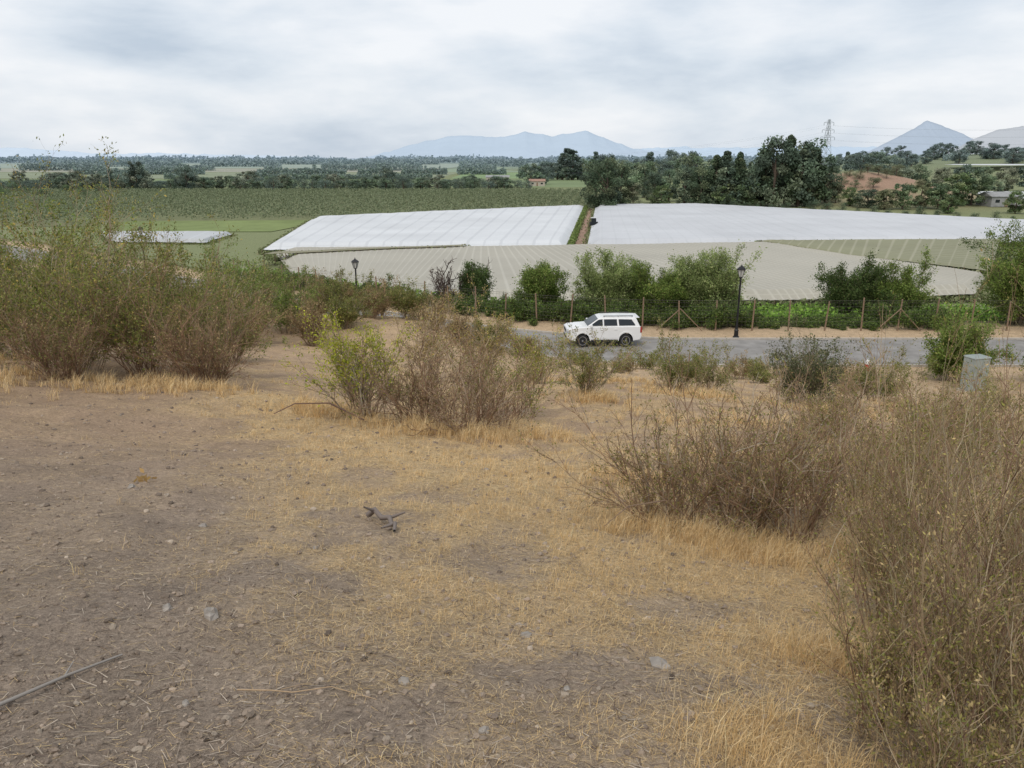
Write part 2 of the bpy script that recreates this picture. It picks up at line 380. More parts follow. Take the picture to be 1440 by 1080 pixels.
shrub("shrub",big,-9.6,20.5,4.0,2.2,36,10,4,20000,.065,.06,seed=13,leaf=OL)
shrub("shrub","reddish brown dried shrub on slope",-8.4,22.5,2.6,1.7,36,9,4,8000,.06,.05,leaf=OL+DRY[:2],lw=(3,2,2,1,2,2),tw=RED,seed=14)
for i,(x,y,h,rr,lf) in enumerate([(-15.5,31,4.8,2.5,OL),(-13.4,36,5.2,2.4,GRN),(-18.5,33,5.6,2.8,GRN),(-11.2,32,2.8,1.7,DRY),(-9.8,37,2.3,1.5,DRY),(-12.8,29,3.0,1.8,OL),(-14.5,40,4.8,2.2,GRN),(-11.8,40,3.4,2.0,GRN),(-9.0,41,2.2,1.5,OL),(-8.2,43.5,2.7,1.6,DRY),(-11.5,46,3.2,1.7,DRY),(-6,44,2.5,1.4,OL),(-13.8,45,3.6,1.7,OL),(-4.3,42.3,2.1,1.3,DRY),(-10,44.5,3.0,1.6,OL),(-12.6,48,3.0,1.6,DRY),(-8.0,46,2.7,1.5,DRY),(-2.8,40.6,1.8,1.3,DRY),(-16.5,50,3.4,1.8,GRN),(-18,53,3.4,1.8,OL),(-15,52,2.8,1.8,DRY),(-21,56,3.2,2,GRN),(-4.6,45.2,2.1,1.4,DRY),(-24,52,4,2.2,OL),(-28,56,4,2.2,GRN),(-1.2,41,1.7,1.2,OL),(.8,40,1.5,1.1,DRY)]):
    dr=lf is DRY
    shrub("shrub","green slope shrub above the road" if not dr else "low dry reddish shrub on slope",x,y,h,rr,34,9,4,15000 if not dr else 7000,.085,.07,leaf=lf,tw=RED if dr else TW,rad0=.014,seed=20+i)
# centre
shrub("shrub","bright yellow green shrub beside dry bush",-2.4,12.0,2.2,1.05,32,9,4,15000,.042,.04,leaf=YEL,lw=(5,3,2,1),seed=40,rad0=.011,lt=.28)
shrub("shrub","rusty brown twiggy bush on golden grass",-.75,11.6,1.7,1.25,46,9,4,3000,.032,.02,leaf=DRY,tw=RED+TW[:2],tww=(3,3,2,2,2,2),seed=41,rad0=.011,lean=(.2,0),wander=.22,base=.3)
shrub("shrub","rusty brown twiggy bush on golden grass",-1.45,12.1,1.8,1.1,40,9,4,4500,.034,.03,leaf=DRY+OL[:1],lw=(3,3,2,2,3),tw=RED+TW[:2],tww=(3,3,2,2,2,2),seed=42,rad0=.010,wander=.2,base=.3)
shrub("shrub","mixed green and dry shrub on slope",-.1,14.4,2.0,1.4,34,9,4,6500,.042,.03,leaf=OL+YEL[:1],lw=(3,2,2,2,1),tw=TW+RED[:2],tww=(2,2,1,1,2,2),seed=43,base=.25)
shrub("shrub","pale feathery dry shrub beside road",-2.4,21,3.2,1.2,22,9,4,5500,.055,.05,leaf=DRY+YEL[3:],lw=(2,1,3,4,3),seed=44)
shrub("shrub","pale feathery dry shrub beside road",-.9,22,2.9,1.2,22,9,4,5500,.055,.05,leaf=DRY+YEL[3:],lw=(2,1,3,4,3),seed=45)
shrub("shrub","pale feathery dry shrub beside road",.9,22,2.3,1.2,24,9,4,4500,.055,.05,leaf=YEL+DRY[3:],lw=(1,1,3,2,3),seed=46)
shrub("shrub","small sparse green bush on dirt",1.75,17.6,1.75,.95,26,9,4,7000,.042,.03,leaf=OY,lw=(3,3,2,1,1,1),seed=47,rad0=.011)
shrub("shrub","grey green bush on straw bank",4.9,22.2,1.9,1.4,34,9,4,8500,.055,.04,leaf=OL,seed=48)
shrub("shrub","dark grey green rounded bush on bank",8.6,21.8,2.6,1.8,46,10,5,18000,.06,.04,leaf=[(.12,.145,.065),(.17,.19,.09),(.08,.10,.045),(.26,.23,.12)],seed=49,tw=[(.18,.14,.11),(.24,.19,.14)],tww=(1,1))
shrub("shrub","grey green bush on straw bank",6.7,25,1.8,1.3,30,9,4,6500,.055,.04,seed=50)
shrub("shrub","grey green bush on straw bank",11.6,23.5,1.9,1.4,32,9,4,8000,.055,.04,seed=51)
# right middle
TR=[(.34,.25,.16),(.28,.19,.12),(.37,.31,.24),(.24,.15,.10),(.30,.19,.12)];TRw=(3,3,2,2,2)
LR=[(.24,.24,.07),(.31,.28,.09),(.38,.29,.14),(.32,.22,.11),(.17,.18,.05)];LRw=(3,3,3,2,2)
for i,(x,y,h,rr,ln_) in enumerate([(1.35,6.1,1.4,.85,-.25),(1.85,5.9,1.5,.8,-.1),(2.35,5.9,1.6,.85,0),(2.9,6.8,1.7,.9,0),(2.1,6.7,1.5,.8,-.05),(3.5,6.4,1.6,.8,0)]):
    shrub("shrub","leaning twiggy half dry bush on straw slope",x,y,h,rr,36,9,4,4200,.023,.02,leaf=LR,lw=LRw,tw=TR,tww=TRw,seed=60+i,rad0=.0068,lean=(ln_,0),up=.08,ang=.55)
for i,(x,y,h,rr) in enumerate([(5.4,9,1.6,1.0),(7.0,12.2,1.4,1.1),(4.3,8.3,1.3,.9),(8.6,15,1.4,1.2),(6.9,10.4,1.4,.9),(5.6,13,1.3,1.0),(11.5,18.5,1.1,1.2)]):
    shrub("shrub","half dry brown and green slope shrub",x,y,h,rr,34,9,4,5500,.034,.03,leaf=LR,lw=LRw,tw=TR,tww=TRw,seed=70+i)
# near right
TN=[(.35,.26,.16),(.29,.20,.12),(.28,.24,.13),(.40,.33,.23),(.23,.14,.095)];TNw=(3,3,2,2,3)
LN=[(.25,.24,.06),(.34,.30,.10),(.19,.20,.05),(.42,.32,.15),(.50,.38,.19)];LNw=(3,3,2,3,3)
for i,(x,y,h,rr,n) in enumerate([(2.2,2.95,1.95,.75,42),(2.8,3.8,2.2,.85,40),(1.85,2.35,1.3,.5,38),(3.5,4.7,2.25,.95,38),(2.55,2.7,1.75,.65,38),(2.2,3.9,1.55,.6,36),(3.0,3.2,2.15,.75,38),(1.6,2.75,.95,.45,32),(2.1,2.05,1.15,.45,34),(1.5,2.15,.75,.4,28),(2.7,4.9,1.5,.7,32)]):
    shrub("shrub","tall wiry half dry shrub with tiny leaves",x,y,h,rr,n,9,4,4800,.016,.013,leaf=LN,lw=LNw,tw=TN,tww=TNw,seed=90+i,rad0=.0043,wander=.13,up=.13,lt=-.05,ang=.46)
# beyond the fence
def fx(x,dy): return float(yr(x))+dy
B=[(7.0,11,5.9,2.0,WIL),(8.6,12,4.9,1.8,WIL),(13.4,11.5,5.3,2.0,WIL),(15.0,11,5.5,1.9,WIL),(2.2,12,4.5,1.9,GRN),(-2.8,11,3.6,.9,DRK),(10.8,10.5,3.8,1.8,GRN),(25.4,11.5,4.4,2.0,DRK),(28.0,11.5,4.7,2.2,GRN),(35.2,8,7.6,2.5,GRN),(38.5,12,7.4,3.0,DRK)]
for i,(x,dy,h,rr,lf) in enumerate(B):
    lab={id(WIL):"pale green willowy bush behind wire fence",id(GRN):"leafy green bush behind wire fence",id(DRK):"dark green bush behind wire fence"}[id(lf)]
    shrub("bush",lab,x,fx(x,dy),h,rr,50,9,5,62000,.14,.16,leaf=lf,rad0=.03,seed=120+i,lt=-.3,cat="bush",asp=.45,tw=[(.14,.12,.08)],tww=[1],wander=.12)
i=0
for x in np.arange(-26,31,2.3):
    xx=x+rng.uniform(-.4,.4);i+=1
    gap=(16.8<xx<24.5)
    if xx<-3 and i%3==0: continue
    h=(.5 if gap else 1.75)*rng.uniform(.65,1.2)
    if xx<-3: h*=.7
    shrub("bramble_bush","low green bramble growing against wire fence",xx,fx(xx,7.9),h,1.6,30,8,4,15000,.12,.12,leaf=DRK+GRN[:2],lw=(3,3,1,1,2,1),rad0=.02,seed=150+i,lt=-.3,cat="bush",asp=.6,up=.0,base=.5,group="brambles along the wire fence",tw=[(.14,.11,.08)],tww=[1])
shrub("shrub","bright green bush beside road kerb",22.9,38.6,3.8,2.1,44,9,5,36000,.12,.12,leaf=GRN,lw=(3,4,1,1),rad0=.02,seed=181,lt=0)
shrub("shrub","bright green bush beside road kerb",27.5,37.5,3.4,2.0,40,9,5,24000,.12,.12,leaf=GRN,seed=183,rad0=.02)
shrub("bare_tree","small leafless dark tree behind wire fence",-4.8,fx(-4.8,9),5.2,2.4,12,9,6,0,tw=[(.09,.065,.055)],tww=[1],rad0=.06,seed=190,cat="tree",wander=.22)
for i,(x,y,h) in enumerate([(14,34.5,1.3),(15.4,31,1.3),(11,36,1.1),(7,38.8,1.0),(9,37.5,1.0),(3.4,38.9,1.2),(24,30,1.2),(17,26,1.2),(13,29,1.3),(10,30,1.2),(17,36.5,1.2),(12.6,38.8,1.1),(5.4,36,1.1)]):
    shrub("shrub","low dry weedy shrub on road bank",x,y,h,h*.9,24,8,4,4500,.065,.05,leaf=OL if i%2 else DRY,seed=200+i)
# ---------------------------------------------------------------- trees (templates shared by copies)
def crown_mesh(kind,seed,pal):
    r=np.random.default_rng(seed);g=GB()
    H=10.
    if kind=="broad":
        n=44;ph=r.uniform(0,2*np.pi,n);z=r.uniform(.10,.93,n);w=np.sin(np.clip((z-.02)/.98,0,1)*np.pi)**.5
        rr=np.sqrt(r.uniform(.05,1,n))*.37*w*H*(.7+.6*_h(np.floor(ph),0*ph,seed));br=r.uniform(.06,.13,n)*H
    elif kind=="conifer":
        n=50;ph=r.uniform(0,2*np.pi,n);z=r.uniform(.08,.98,n);w=(1.02-z)
        rr=np.sqrt(r.uniform(.1,1,n))*.25*w*H;br=(.03+.08*w)*H
    elif kind=="poplar":
        n=30;ph=r.uniform(0,2*np.pi,n);z=r.uniform(.08,.95,n);w=np.sin(np.clip(z,0,1)*np.pi)**.4
        rr=r.uniform(0,.09,n)*w*H;br=r.uniform(.05,.08,n)*H*w+.1
    else:
        n=20;ph=r.uniform(0,2*np.pi,n);z=r.uniform(.1,.85,n);w=1
        rr=np.sqrt(r.uniform(.05,1,n))*.55*H*(1.05-z*.7);br=r.uniform(.12,.22,n)*H
    cen=np.stack([np.cos(ph)*rr,np.sin(ph)*rr,z*H],-1)
    per=110
    dv=unit(r.normal(size=(n,per,3)));rad_=(br[:,None]*r.uniform(.4,1.3,(n,per)))[...,None]
    P=(cen[:,None]+dv*rad_*np.array([1,1,.8])).reshape(-1,3)
    V,F=cards(P,r.uniform(.25,.65,len(P)),.6,None,r)
    bc=pick(pal,np.ones(len(pal)),n,r,.25)
    c=np.repeat(bc,per,0)*(1+r.normal(size=(n*per,1))*.2);c=np.clip(c,.004,1)
    g.add(V,F,np.repeat(c,4,0))
    cr=g.mesh("crown",M_far)
    g=GB()
    tp=np.array([[[0,0,-.3],[r.normal()*.1,0,2.5],[0,r.normal()*.2,5],[.1,0,8]]])
    g.add(*tubes(tp,np.array([[.32,.24,.16,.06]]),6),(.12,.09,.07))
    kk=min(10,n);S=np.stack([np.zeros(kk),np.zeros(kk),cen[:kk,2]*.6],-1)
    g.add(*tubes(np.stack([S,(S+cen[:kk])/2+[0,0,.2],cen[:kk]],1),np.tile([[.11,.07,.03]],(kk,1)),4),(.12,.09,.07))
    return cr,g.mesh("trunk",M_twig)
palD=[(.07,.105,.05),(.10,.14,.065),(.08,.11,.055),(.14,.165,.08)]
palG=[(.12,.175,.065),(.16,.225,.08),(.10,.14,.06),(.20,.235,.10)]
palO=[(.18,.20,.10),(.21,.22,.11),(.14,.165,.08),(.26,.25,.14)]
def haze(p,t,h=(.34,.42,.48)): return [tuple(np.array(c)*(1-t)+np.array(h)*t) for c in p]  # aerial haze baked into the base colours of the valley trees
T={}
def tmpl(kind,pal,hz):
    k=(kind,pal,hz,int(rng.integers(0,3)))
    if k not in T:
        P={'D':palD,'G':palG,'O':palO}[pal];T[k]=crown_mesh(kind,len(T)+500,haze(P,hz))
    return T[k]
names={"broad":"broadleaf_tree","conifer":"conifer_tree","poplar":"poplar_tree","shrubby":"valley_bush"}
def tree(px,D,H,wf=1.,kind="broad",pal="D",hz=.1,group="valley trees",label=None,z=None):
    x=(px-720)/1088*.975*D
    cr,tk=tmpl(kind,pal,hz)
    lab=label or {"broad":"broad rounded green tree on valley floor","conifer":"dark pointed conifer on valley floor","poplar":"tall narrow poplar among valley trees","shrubby":"low rounded bush on valley floor"}[kind]
    s=H/10
    wf=wf*rng.uniform(.85,1.25)
    t=top(names[kind],(x,D,(H1(x,D) if z is None else z)-.05),lab,"bush" if kind=="shrubby" else "tree",rot=rng.uniform(0,6.28),scale=(s*wf,s*wf,s),group=group)
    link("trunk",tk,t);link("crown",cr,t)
L_=[(853,250,16.5,1.0,"broad","D"),(838,268,14.5,.9,"broad","D"),(872,270,14.5,.9,"broad","D"),(860,266,15.5,.9,"conifer","D"),(905,330,15,1,"broad","G"),(920,290,11,1,"broad","D"),(940,300,12,1,"broad","G"),(962,280,12.5,1.1,"broad","D"),(985,270,13.5,.9,"broad","D"),(975,330,17,1,"broad","G"),
(1004,270,17,1,"conifer","D"),(1018,268,18,1.1,"conifer","D"),(1036,268,17.5,1.1,"conifer","D"),(1052,280,14,1,"conifer","D"),(1070,270,19,1.1,"conifer","D"),(1086,265,22.5,.85,"broad","D"),(1104,266,23,1.1,"conifer","D"),(1122,264,21,.9,"broad","D"),(1140,266,19,1.1,"conifer","D"),(1160,272,12,.9,"broad","D"),
(893,420,14,1,"broad","G"),(950,420,16,1,"poplar","G"),(1000,400,15,1,"broad","G"),(890,270,8,1.2,"broad","O"),(930,272,7,1.3,"broad","G"),(1050,266,9,1.2,"broad","G"),(1015,266,8,1.2,"broad","G"),
(1175,270,6.5,1.3,"broad","O"),(1195,262,6,1.3,"broad","G"),(1220,256,6,1.4,"broad","D"),(1245,250,6.5,1.3,"broad","O"),(1270,250,8,1.3,"broad","G"),(1295,255,9,1.3,"broad","O"),(1320,250,8,1.3,"broad","G"),(1342,262,10,1.2,"broad","G"),(1366,262,9,1.2,"broad","G"),(1335,235,5,1.4,"broad","G"),(1400,300,6,1.2,"broad","G"),(1430,235,6.5,1.4,"broad","G"),
(1260,380,12,1.2,"broad","O"),(1290,390,13,1.2,"broad","G"),(1320,380,12,1.2,"broad","O"),(1350,400,13,1.2,"broad","D"),(1380,400,12,1.2,"broad","G"),(1410,390,12,1.2,"broad","O"),(1440,400,14,1.2,"broad","D"),(1235,400,13,1.1,"broad","D")]
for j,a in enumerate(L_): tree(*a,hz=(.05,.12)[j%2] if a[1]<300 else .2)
for px,D,H in [(1165,300,3),(1180,296,3.5),(1190,305,3),(1205,300,4),(1215,310,3.5),(1230,305,4),(1242,300,4),(1200,290,3),(1172,285,4),(1225,288,4),(1255,310,5),(1150,290,6)]: tree(px,D,H,1.2,"shrubby","O",.08,"bushes on the brown hillock")
for t_ in np.linspace(0,1,26):
    x=60+(134-60)*t_;y=268+(187-268)*t_
    tree(720+x/(.975*y)*1088,y,3.2*rng.uniform(.7,1.3),1,"shrubby","D",.06,"bushes along the netting edge")
for px,D,H in [(790,600,22),(798,605,24),(804,595,23),(812,610,19)]: tree(px,D,H,1.3,"poplar","D",.25)
for px in range(735,900,13): tree(px+rng.uniform(-4,4),rng.uniform(480,640),rng.uniform(8,14),1.1,"broad","G" if rng.uniform()<.6 else "D",.3)
for px in range(820,1260,15): tree(px+rng.uniform(-5,5),rng.uniform(520,700),rng.uniform(13,22),1,"broad" if rng.uniform()<.65 else "poplar","D" if rng.uniform()<.5 else "G",.32)
px=-10
while px<745:
    k=rng.uniform();D=rng.uniform(390,435)
    tree(px,D,rng.uniform(4.5,7.5)*(1.5 if k>.93 else 1),1.3,"broad" if k>.3 else "shrubby","D" if k<.3 else ("G" if k<.8 else "O"),.24)
    px+=rng.choice([3,5,7,9,12])
for px in (160,196,265,545): tree(px,rng.uniform(395,430),rng.uniform(12,15),.8,"broad" if px!=160 else "poplar","D",.24)
for px in range(0,140,23): tree(px+rng.uniform(-6,6),rng.uniform(320,360),rng.uniform(4,6.5),1.1,"shrubby","G",.1)
for px in range(1170,1450,12): 
    D=rng.uniform(950,1120);tree(px+rng.uniform(-4,4),D,rng.uniform(13,20),1.2,"broad","D",.4)
# ---------------------------------------------------------------- far woodland + orchard as stuff
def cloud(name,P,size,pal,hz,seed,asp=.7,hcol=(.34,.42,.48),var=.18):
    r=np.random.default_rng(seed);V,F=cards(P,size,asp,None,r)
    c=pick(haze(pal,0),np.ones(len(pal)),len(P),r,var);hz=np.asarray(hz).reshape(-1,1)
    c=c*(1-hz)+np.array(hcol)*hz  # painted distance haze: card colours blend towards blue-grey
    g=GB();g.add(V,F,np.repeat(c,4,0));o=link(name,g.mesh(name,M_far));o["kind"]="stuff";return o
P=[];S=[];Hz=[]
for (D0,umin,umax,Ht,n,hz,cov) in [(620,-.8,-.1,5,9000,.34,.40),(800,-.8,.2,7,12000,.44,.40),(1050,-.8,.8,9,16000,.54,.42),(1500,-.8,.8,11,15000,.64,.36),(2000,-.8,.8,14,15000,.72,.30),(2700,-.8,.8,18,14000,.80,.2),(3800,-.8,.8,25,14000,.9,.1)]:
    u=rng.uniform(umin,umax,n*2);m=vnoise(u*40,np.full_like(u,D0),3)>cov
    u=u[m][:n];D=D0*(1+rng.uniform(-.015,.015,len(u)))
    hh=Ht*(.45+.35*vnoise(u*260,np.full_like(u,D0*1.3),8)+.4*vnoise(u*60,np.full_like(u,D0*1.7),8)+.35*(vnoise(u*400,np.full_like(u,D0*.7),5)>.88))
    x=u*D;z=height(x,D)+hh*rng.uniform(0,1,len(u))**.8
    P.append(np.stack([x,D,z],-1));S.append(np.full(len(u),D0*.0028));Hz.append(np.full(len(u),hz))
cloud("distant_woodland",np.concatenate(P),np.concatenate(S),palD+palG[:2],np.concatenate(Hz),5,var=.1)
n=170000
yy=190+(385-190)*rng.uniform(0,1,n)**.8
row=np.round(rng.uniform(-420,50,n)/4)*4
xx=row+(yy-190)*.12+rng.normal(size=n)*.8
keep=(vnoise(xx*.2,yy*.2,2)>.12)&~((xx>-58)&(yy<257+ (xx-24)*.72)&(xx<27))&(xx<20+(yy-190)*.1)&~((xx<-42)&(xx>-104)&(yy<208))
xx=xx[keep];yy=yy[keep];zz=.5+rng.uniform(0,1.6,len(xx))
cloud("orchard",np.stack([xx,yy,zz],-1),.6,[(.18,.21,.10),(.21,.23,.12),(.16,.19,.09)],.08,6,var=.1)
n=90000
xx=rng.uniform(-40,75,n);dy=rng.uniform(9,40,n);yy=yr(xx)+dy
keep=(yy<84+np.maximum(xx-53,0)*1.1)&(xx>-30)
xx=xx[keep];yy=yy[keep]
rowm=np.abs(((yy*.45)%1)-.5)*2
zz=height(xx,yy)+rng.uniform(0,1,len(xx))*(.35+.8*rowm)
cloud("vine_crop",np.stack([xx,yy,zz],-1),.3,[(.19,.33,.05),(.24,.38,.07),(.13,.24,.04)],0,7)
n=5000;t_=rng.uniform(0,1,n);xx=10.1+t_*13.9+rng.uniform(-.6,.5,n);yy=137+t_*120
cloud("path_grass",np.stack([xx,yy,rng.uniform(.1,1.2,n)],-1),.5,[(.14,.2,.06),(.18,.22,.07)],0,8)
# ---------------------------------------------------------------- dry grass, straw and litter
def blades(x,y,h,w,lean,az,c,z0=-.005):
    n=len(x);z=height(x,y)+z0;B0=np.stack([x,y,z],-1)
    d=np.stack([np.cos(az),np.sin(az),np.zeros(n)],-1);s=np.stack([-np.sin(az+.6),np.cos(az+.6),np.zeros(n)],-1)
    up=np.array([0,0,1.])
    pts=[]
    for t,ww in ((0,1),(.5,.8),(1,.15)):
        c0=B0+up*(h*t*np.cos(lean*t))[:,None]+d*(h*t*np.sin(lean*t))[:,None]
        pts+= [c0-s*(w*ww/2)[:,None],c0+s*(w*ww/2)[:,None]]
    V=np.stack(pts,1).reshape(-1,3);I=np.arange(n*6).reshape(n,6)
    F=np.concatenate([I[:,[0,1,3,2]],I[:,[2,3,5,4]]]);return V,F,np.repeat(c,6,0)
SP=[(.74,.54,.28),(.66,.46,.22),(.80,.63,.38),(.48,.34,.19)]
def tufts(name,tx,ty,nb,hr,w,spread,seed,pal=SP):
    r=np.random.default_rng(seed);n=len(tx)
    x=np.repeat(tx,nb)+r.normal(size=n*nb)*spread;y=np.repeat(ty,nb)+r.normal(size=n*nb)*spread
    hs=np.repeat(r.uniform(hr[0],hr[1],n),nb)*r.uniform(.4,1.15,n*nb)*np.clip(.45+y*.08,.5,1)
    g=GB();g.add(*blades(x,y,hs,w*np.maximum(1,y/5),r.uniform(.1,1.1,n*nb),r.uniform(0,6.28,n*nb),pick(pal,[3,3,2,1],n*nb,r)))
    o=link(name,g.mesh(name,M_straw));o["kind"]="stuff"
n=42000
y=np.exp(rng.uniform(np.log(1.5),np.log(38),n));x=y*rng.uniform(-.85,.85,n)
s=straw(x,y);k=rng.uniform(0,1,n)<s**1.9*.65
k&=(y<yr(x)-6)
tufts("dry_grass",x[k],y[k],9,(.03,.14),np.float64(.0022),.035,31)
cl=[(.95,2.5,.3,.35,50),(2.0,5.3,.5,.30,100),(1.5,5.5,.4,.24,70),(2.9,5.4,.5,.3,80),(1.1,5.9,.4,.2,50),(-.6,11.0,.7,.3,110),(-1.4,11.3,.7,.3,90),(.3,11.7,.6,.3,80),(-5.8,13.4,.9,.4,100),(-7.2,13.2,.9,.4,60),(-9.0,12.9,1.1,.4,60),(-11.5,15.2,1.4,.4,80),(-14,17,1.4,.4,80),(5,20.8,1.3,.35,110),(8.5,20,1.4,.35,110),(2,17,.8,.25,60),(12,21,1.6,.4,100),(-3.2,12.3,.7,.25,70),(4.2,7.5,.9,.3,90),(6.5,10.5,1.2,.3,90),(1.6,3.4,.35,.25,60),(1.35,2.2,.3,.3,60),(2.2,3.4,.5,.3,70),(3.2,10,1,.3,60),(1.4,8,.8,.3,60),(4.5,14,1.5,.3,80),(2.8,24,2,.3,80)]
tx=[];ty=[]
for cx,cy,sp,h,nn in cl: tx.append(cx+rng.normal(size=nn)*sp*.6);ty.append(cy+rng.normal(size=nn)*sp*.5)
tufts("golden_grass",np.concatenate(tx),np.concatenate(ty),24,(.10,.32),np.float64(.0026),.045,32)
n=640000
y=np.exp(rng.uniform(np.log(1.3),np.log(36),n));x=y*rng.uniform(-.85,.85,n)
s=straw(x,y);k=(rng.uniform(0,1,n)<.02+s**1.25*.95)&(y<yr(x)-5);x=x[k];y=y[k];n=len(x)
def lying(x,y,L,w,c,az,lift):
    dx=np.cos(az)*L/2;dy=np.sin(az)*L/2
    A=np.stack([x-dx,y-dy,height(x-dx,y-dy)+lift],-1);B=np.stack([x+dx,y+dy,height(x+dx,y+dy)+lift*rng.uniform(.4,2.5,len(x))],-1)
    s=np.stack([-np.sin(az),np.cos(az),np.zeros(len(x))],-1)*(w/2)[:,None]
    V=np.stack([A-s,A+s,B+s*.5,B-s*.5],1).reshape(-1,3);return V,np.arange(len(x)*4).reshape(-1,4),np.repeat(c,4,0)
g=GB();sz=np.maximum(1,y/6)
Ls=rng.uniform(.01,.05,n)+.07*rng.uniform(0,1,n)**4
g.add(*lying(x,y,Ls*np.sqrt(sz)*np.clip(.5+y*.1,.65,1),.0020*sz*np.clip(.6+y*.08,.75,1.25),pick(SP+[(.48,.38,.27),(.38,.29,.20)],[3,3,2,3,2,1],n,rng),rng.uniform(0,6.28,n),rng.uniform(.002,.010,n)))
o=link("straw_litter",g.mesh("straw_litter",M_straw));o["kind"]="stuff"
n=13000;y=np.exp(rng.uniform(np.log(1.3),np.log(22),n));x=y*rng.uniform(-.85,.85,n);g=GB();sz=np.maximum(1,y/6)
g.add(*lying(x,y,rng.uniform(.015,.09,n),.0028*sz*rng.uniform(.5,1.8,n),pick([(.12,.085,.065),(.22,.175,.14),(.40,.33,.26)],[2,2,2],n,rng),rng.uniform(0,6.28,n),rng.uniform(.003,.01,n)))
o=link("twig_litter",g.mesh("twig_litter",M_twig));o["kind"]="stuff"
def rockgeo(n,r,x,y,sz,flat=.6):
    a=np.linspace(0,2*np.pi,7)[:-1];b=np.array([-.9,-.2,.5,1.15])
    base=np.stack([np.stack([np.cos(a)*np.cos(bb),np.sin(a)*np.cos(bb),np.full(6,np.sin(bb))],-1) for bb in b],0)
    V=base[None]*(1+r.uniform(-.28,.28,(n,4,6,1)))*np.array([1,.8,flat]);rot=r.uniform(0,6.28,n)
    c,s=np.cos(rot)[:,None,None],np.sin(rot)[:,None,None]
    V=np.stack([V[...,0]*c-V[...,1]*s,V[...,0]*s+V[...,1]*c,V[...,2]],-1)*sz[:,None,None,None]
    V=V+np.stack([x,y,height(x,y)+sz*.15],-1)[:,None,None,:]
    I=np.arange(n*24).reshape(n,4,6);J=np.roll(I,-1,2)
    F=np.stack([I[:,:-1],J[:,:-1],J[:,1:],I[:,1:]],-1).reshape(-1,4)
    capi=I[:,3];F2=np.concatenate([capi[:,[0,1,2,3]],capi[:,[0,3,4,5]]]);return V.reshape(-1,3),np.concatenate([F,F2])
n=18000;y=np.exp(rng.uniform(np.log(1.3),np.log(14),n));x=y*rng.uniform(-.85,.85,n);sz=.003+.014*rng.uniform(0,1,n)**6*np.sqrt(y/2)+.003*rng.uniform(0,1,n)
V,F=rockgeo(n,rng,x,y,sz);g=GB();g.add(V,F,np.repeat(pick([(.28,.22,.17),(.33,.27,.21),(.20,.155,.12)],[3,1,2],n,rng),24,0))
o=link("pebbles",g.mesh("pebbles",M_twig));o["kind"]="stuff"
for i,(x,y,s,f) in enumerate([(-1.5,3.38,.05,.7),(-1.76,3.46,.032,.6),(.71,3.19,.06,.35),(.07,3.46,.034,.5),(-.47,2.85,.028,.6),(-.11,2.52,.022,.6),(.24,2.87,.02,.7),(-1.3,2.6,.02,.6),(-2.2,5.0,.035,.5),(-.3,8.1,.05,.5),(-.6,8.6,.04,.6),(-1.3,4.6,.022,.6),(-3.2,6.0,.04,.5)]):
    V,F=rockgeo(1,rng,np.array([x]),np.array([y]),np.array([s]),f);z=H1(x,y)
    V=V-np.array([x,y,z]);top("rock",(x,y,z),"angular grey stone lying on dry soil","rock",data=mesh_np("rock",V,F,None,M_rock))
def stick(name,label,pts,r0,r1,col,branches=()):
    P=np.array([[(x,y,H1(x,y)+dz) for x,y,dz in pts]]);o=P[0,0].copy()
    g=GB();k=P.shape[1];g.add(*tubes(P-o,np.linspace(r0,r1,k)[None],6),col)
    for b in branches:
        Q=np.array([[(x,y,H1(x,y)+dz) for x,y,dz in b]]);g.add(*tubes(Q-o,np.linspace(r0*.6,r1*.5,Q.shape[1])[None],6),col)
    top(name,tuple(o),label,"branch",data=g.mesh(name,M_twig,True))
stick("fallen_branch","long straight grey stick lying on soil",[(-2.0,2.3,.02),(-1.9,2.5,.025),(-1.82,2.72,.02),(-1.72,2.94,.015)],.009,.005,(.30,.27,.24),[[(-1.83,2.7,.02),(-1.86,2.82,.03)]])
stick("fallen_branch","gnarled grey driftwood piece on straw",[(-1.12,5.5,.03),(-1.06,5.46,.09),(-1.0,5.4,.05),(-.93,5.36,.07),(-.9,5.26,.03),(-.86,5.18,.06),(-.85,5.06,.02)],.026,.013,(.20,.165,.145),[[(-1.06,5.46,.08),(-1.12,5.36,.13)],[(-.95,5.36,.06),(-.82,5.42,.10)],[(-.87,5.2,.05),(-.95,5.1,.04)]])
stick("fallen_branch","thin pale dry twig lying on soil",[(-1.15,2.75,.01),(-1.0,2.72,.025),(-.9,2.69,.015),(-.75,2.73,.02),(-.55,2.66,.01)],.003,.0015,(.44,.31,.19),[[(-.95,2.7,.03),(-.85,2.8,.02)]])
stick("fallen_branch","curved bare twig under dry bush",[(-2.3,11.4,.05),(-2.8,11.3,.35),(-3.3,11.2,.3),(-3.6,11.1,.12)],.014,.006,(.16,.10,.08))
stick("fallen_branch","curved bare twig under dry bush",[(1.6,5.9,.02),(1.25,5.8,.25),(.95,5.8,.22),(.75,5.7,.05)],.008,.003,(.24,.17,.12),[[(1.25,5.8,.25),(1.1,6,.4),(.95,6.1,.55)]])
x,y=-3.25,6.3;z=H1(x,y)
g=GB();r=np.random.default_rng(3);V,F=cards(r.normal(size=(9,3))*.03+[0,0,.04],np.full(9,.08),.45,None,r);g.add(V,F,np.repeat(pick([(.5,.34,.13),(.42,.27,.11)],[1,1],9,r),4,0))
top("fallen_leaf",(x,y,z),"curled yellow dry leaf cluster on soil","leaf",data=g.mesh("fallen_leaf",M_leaf))
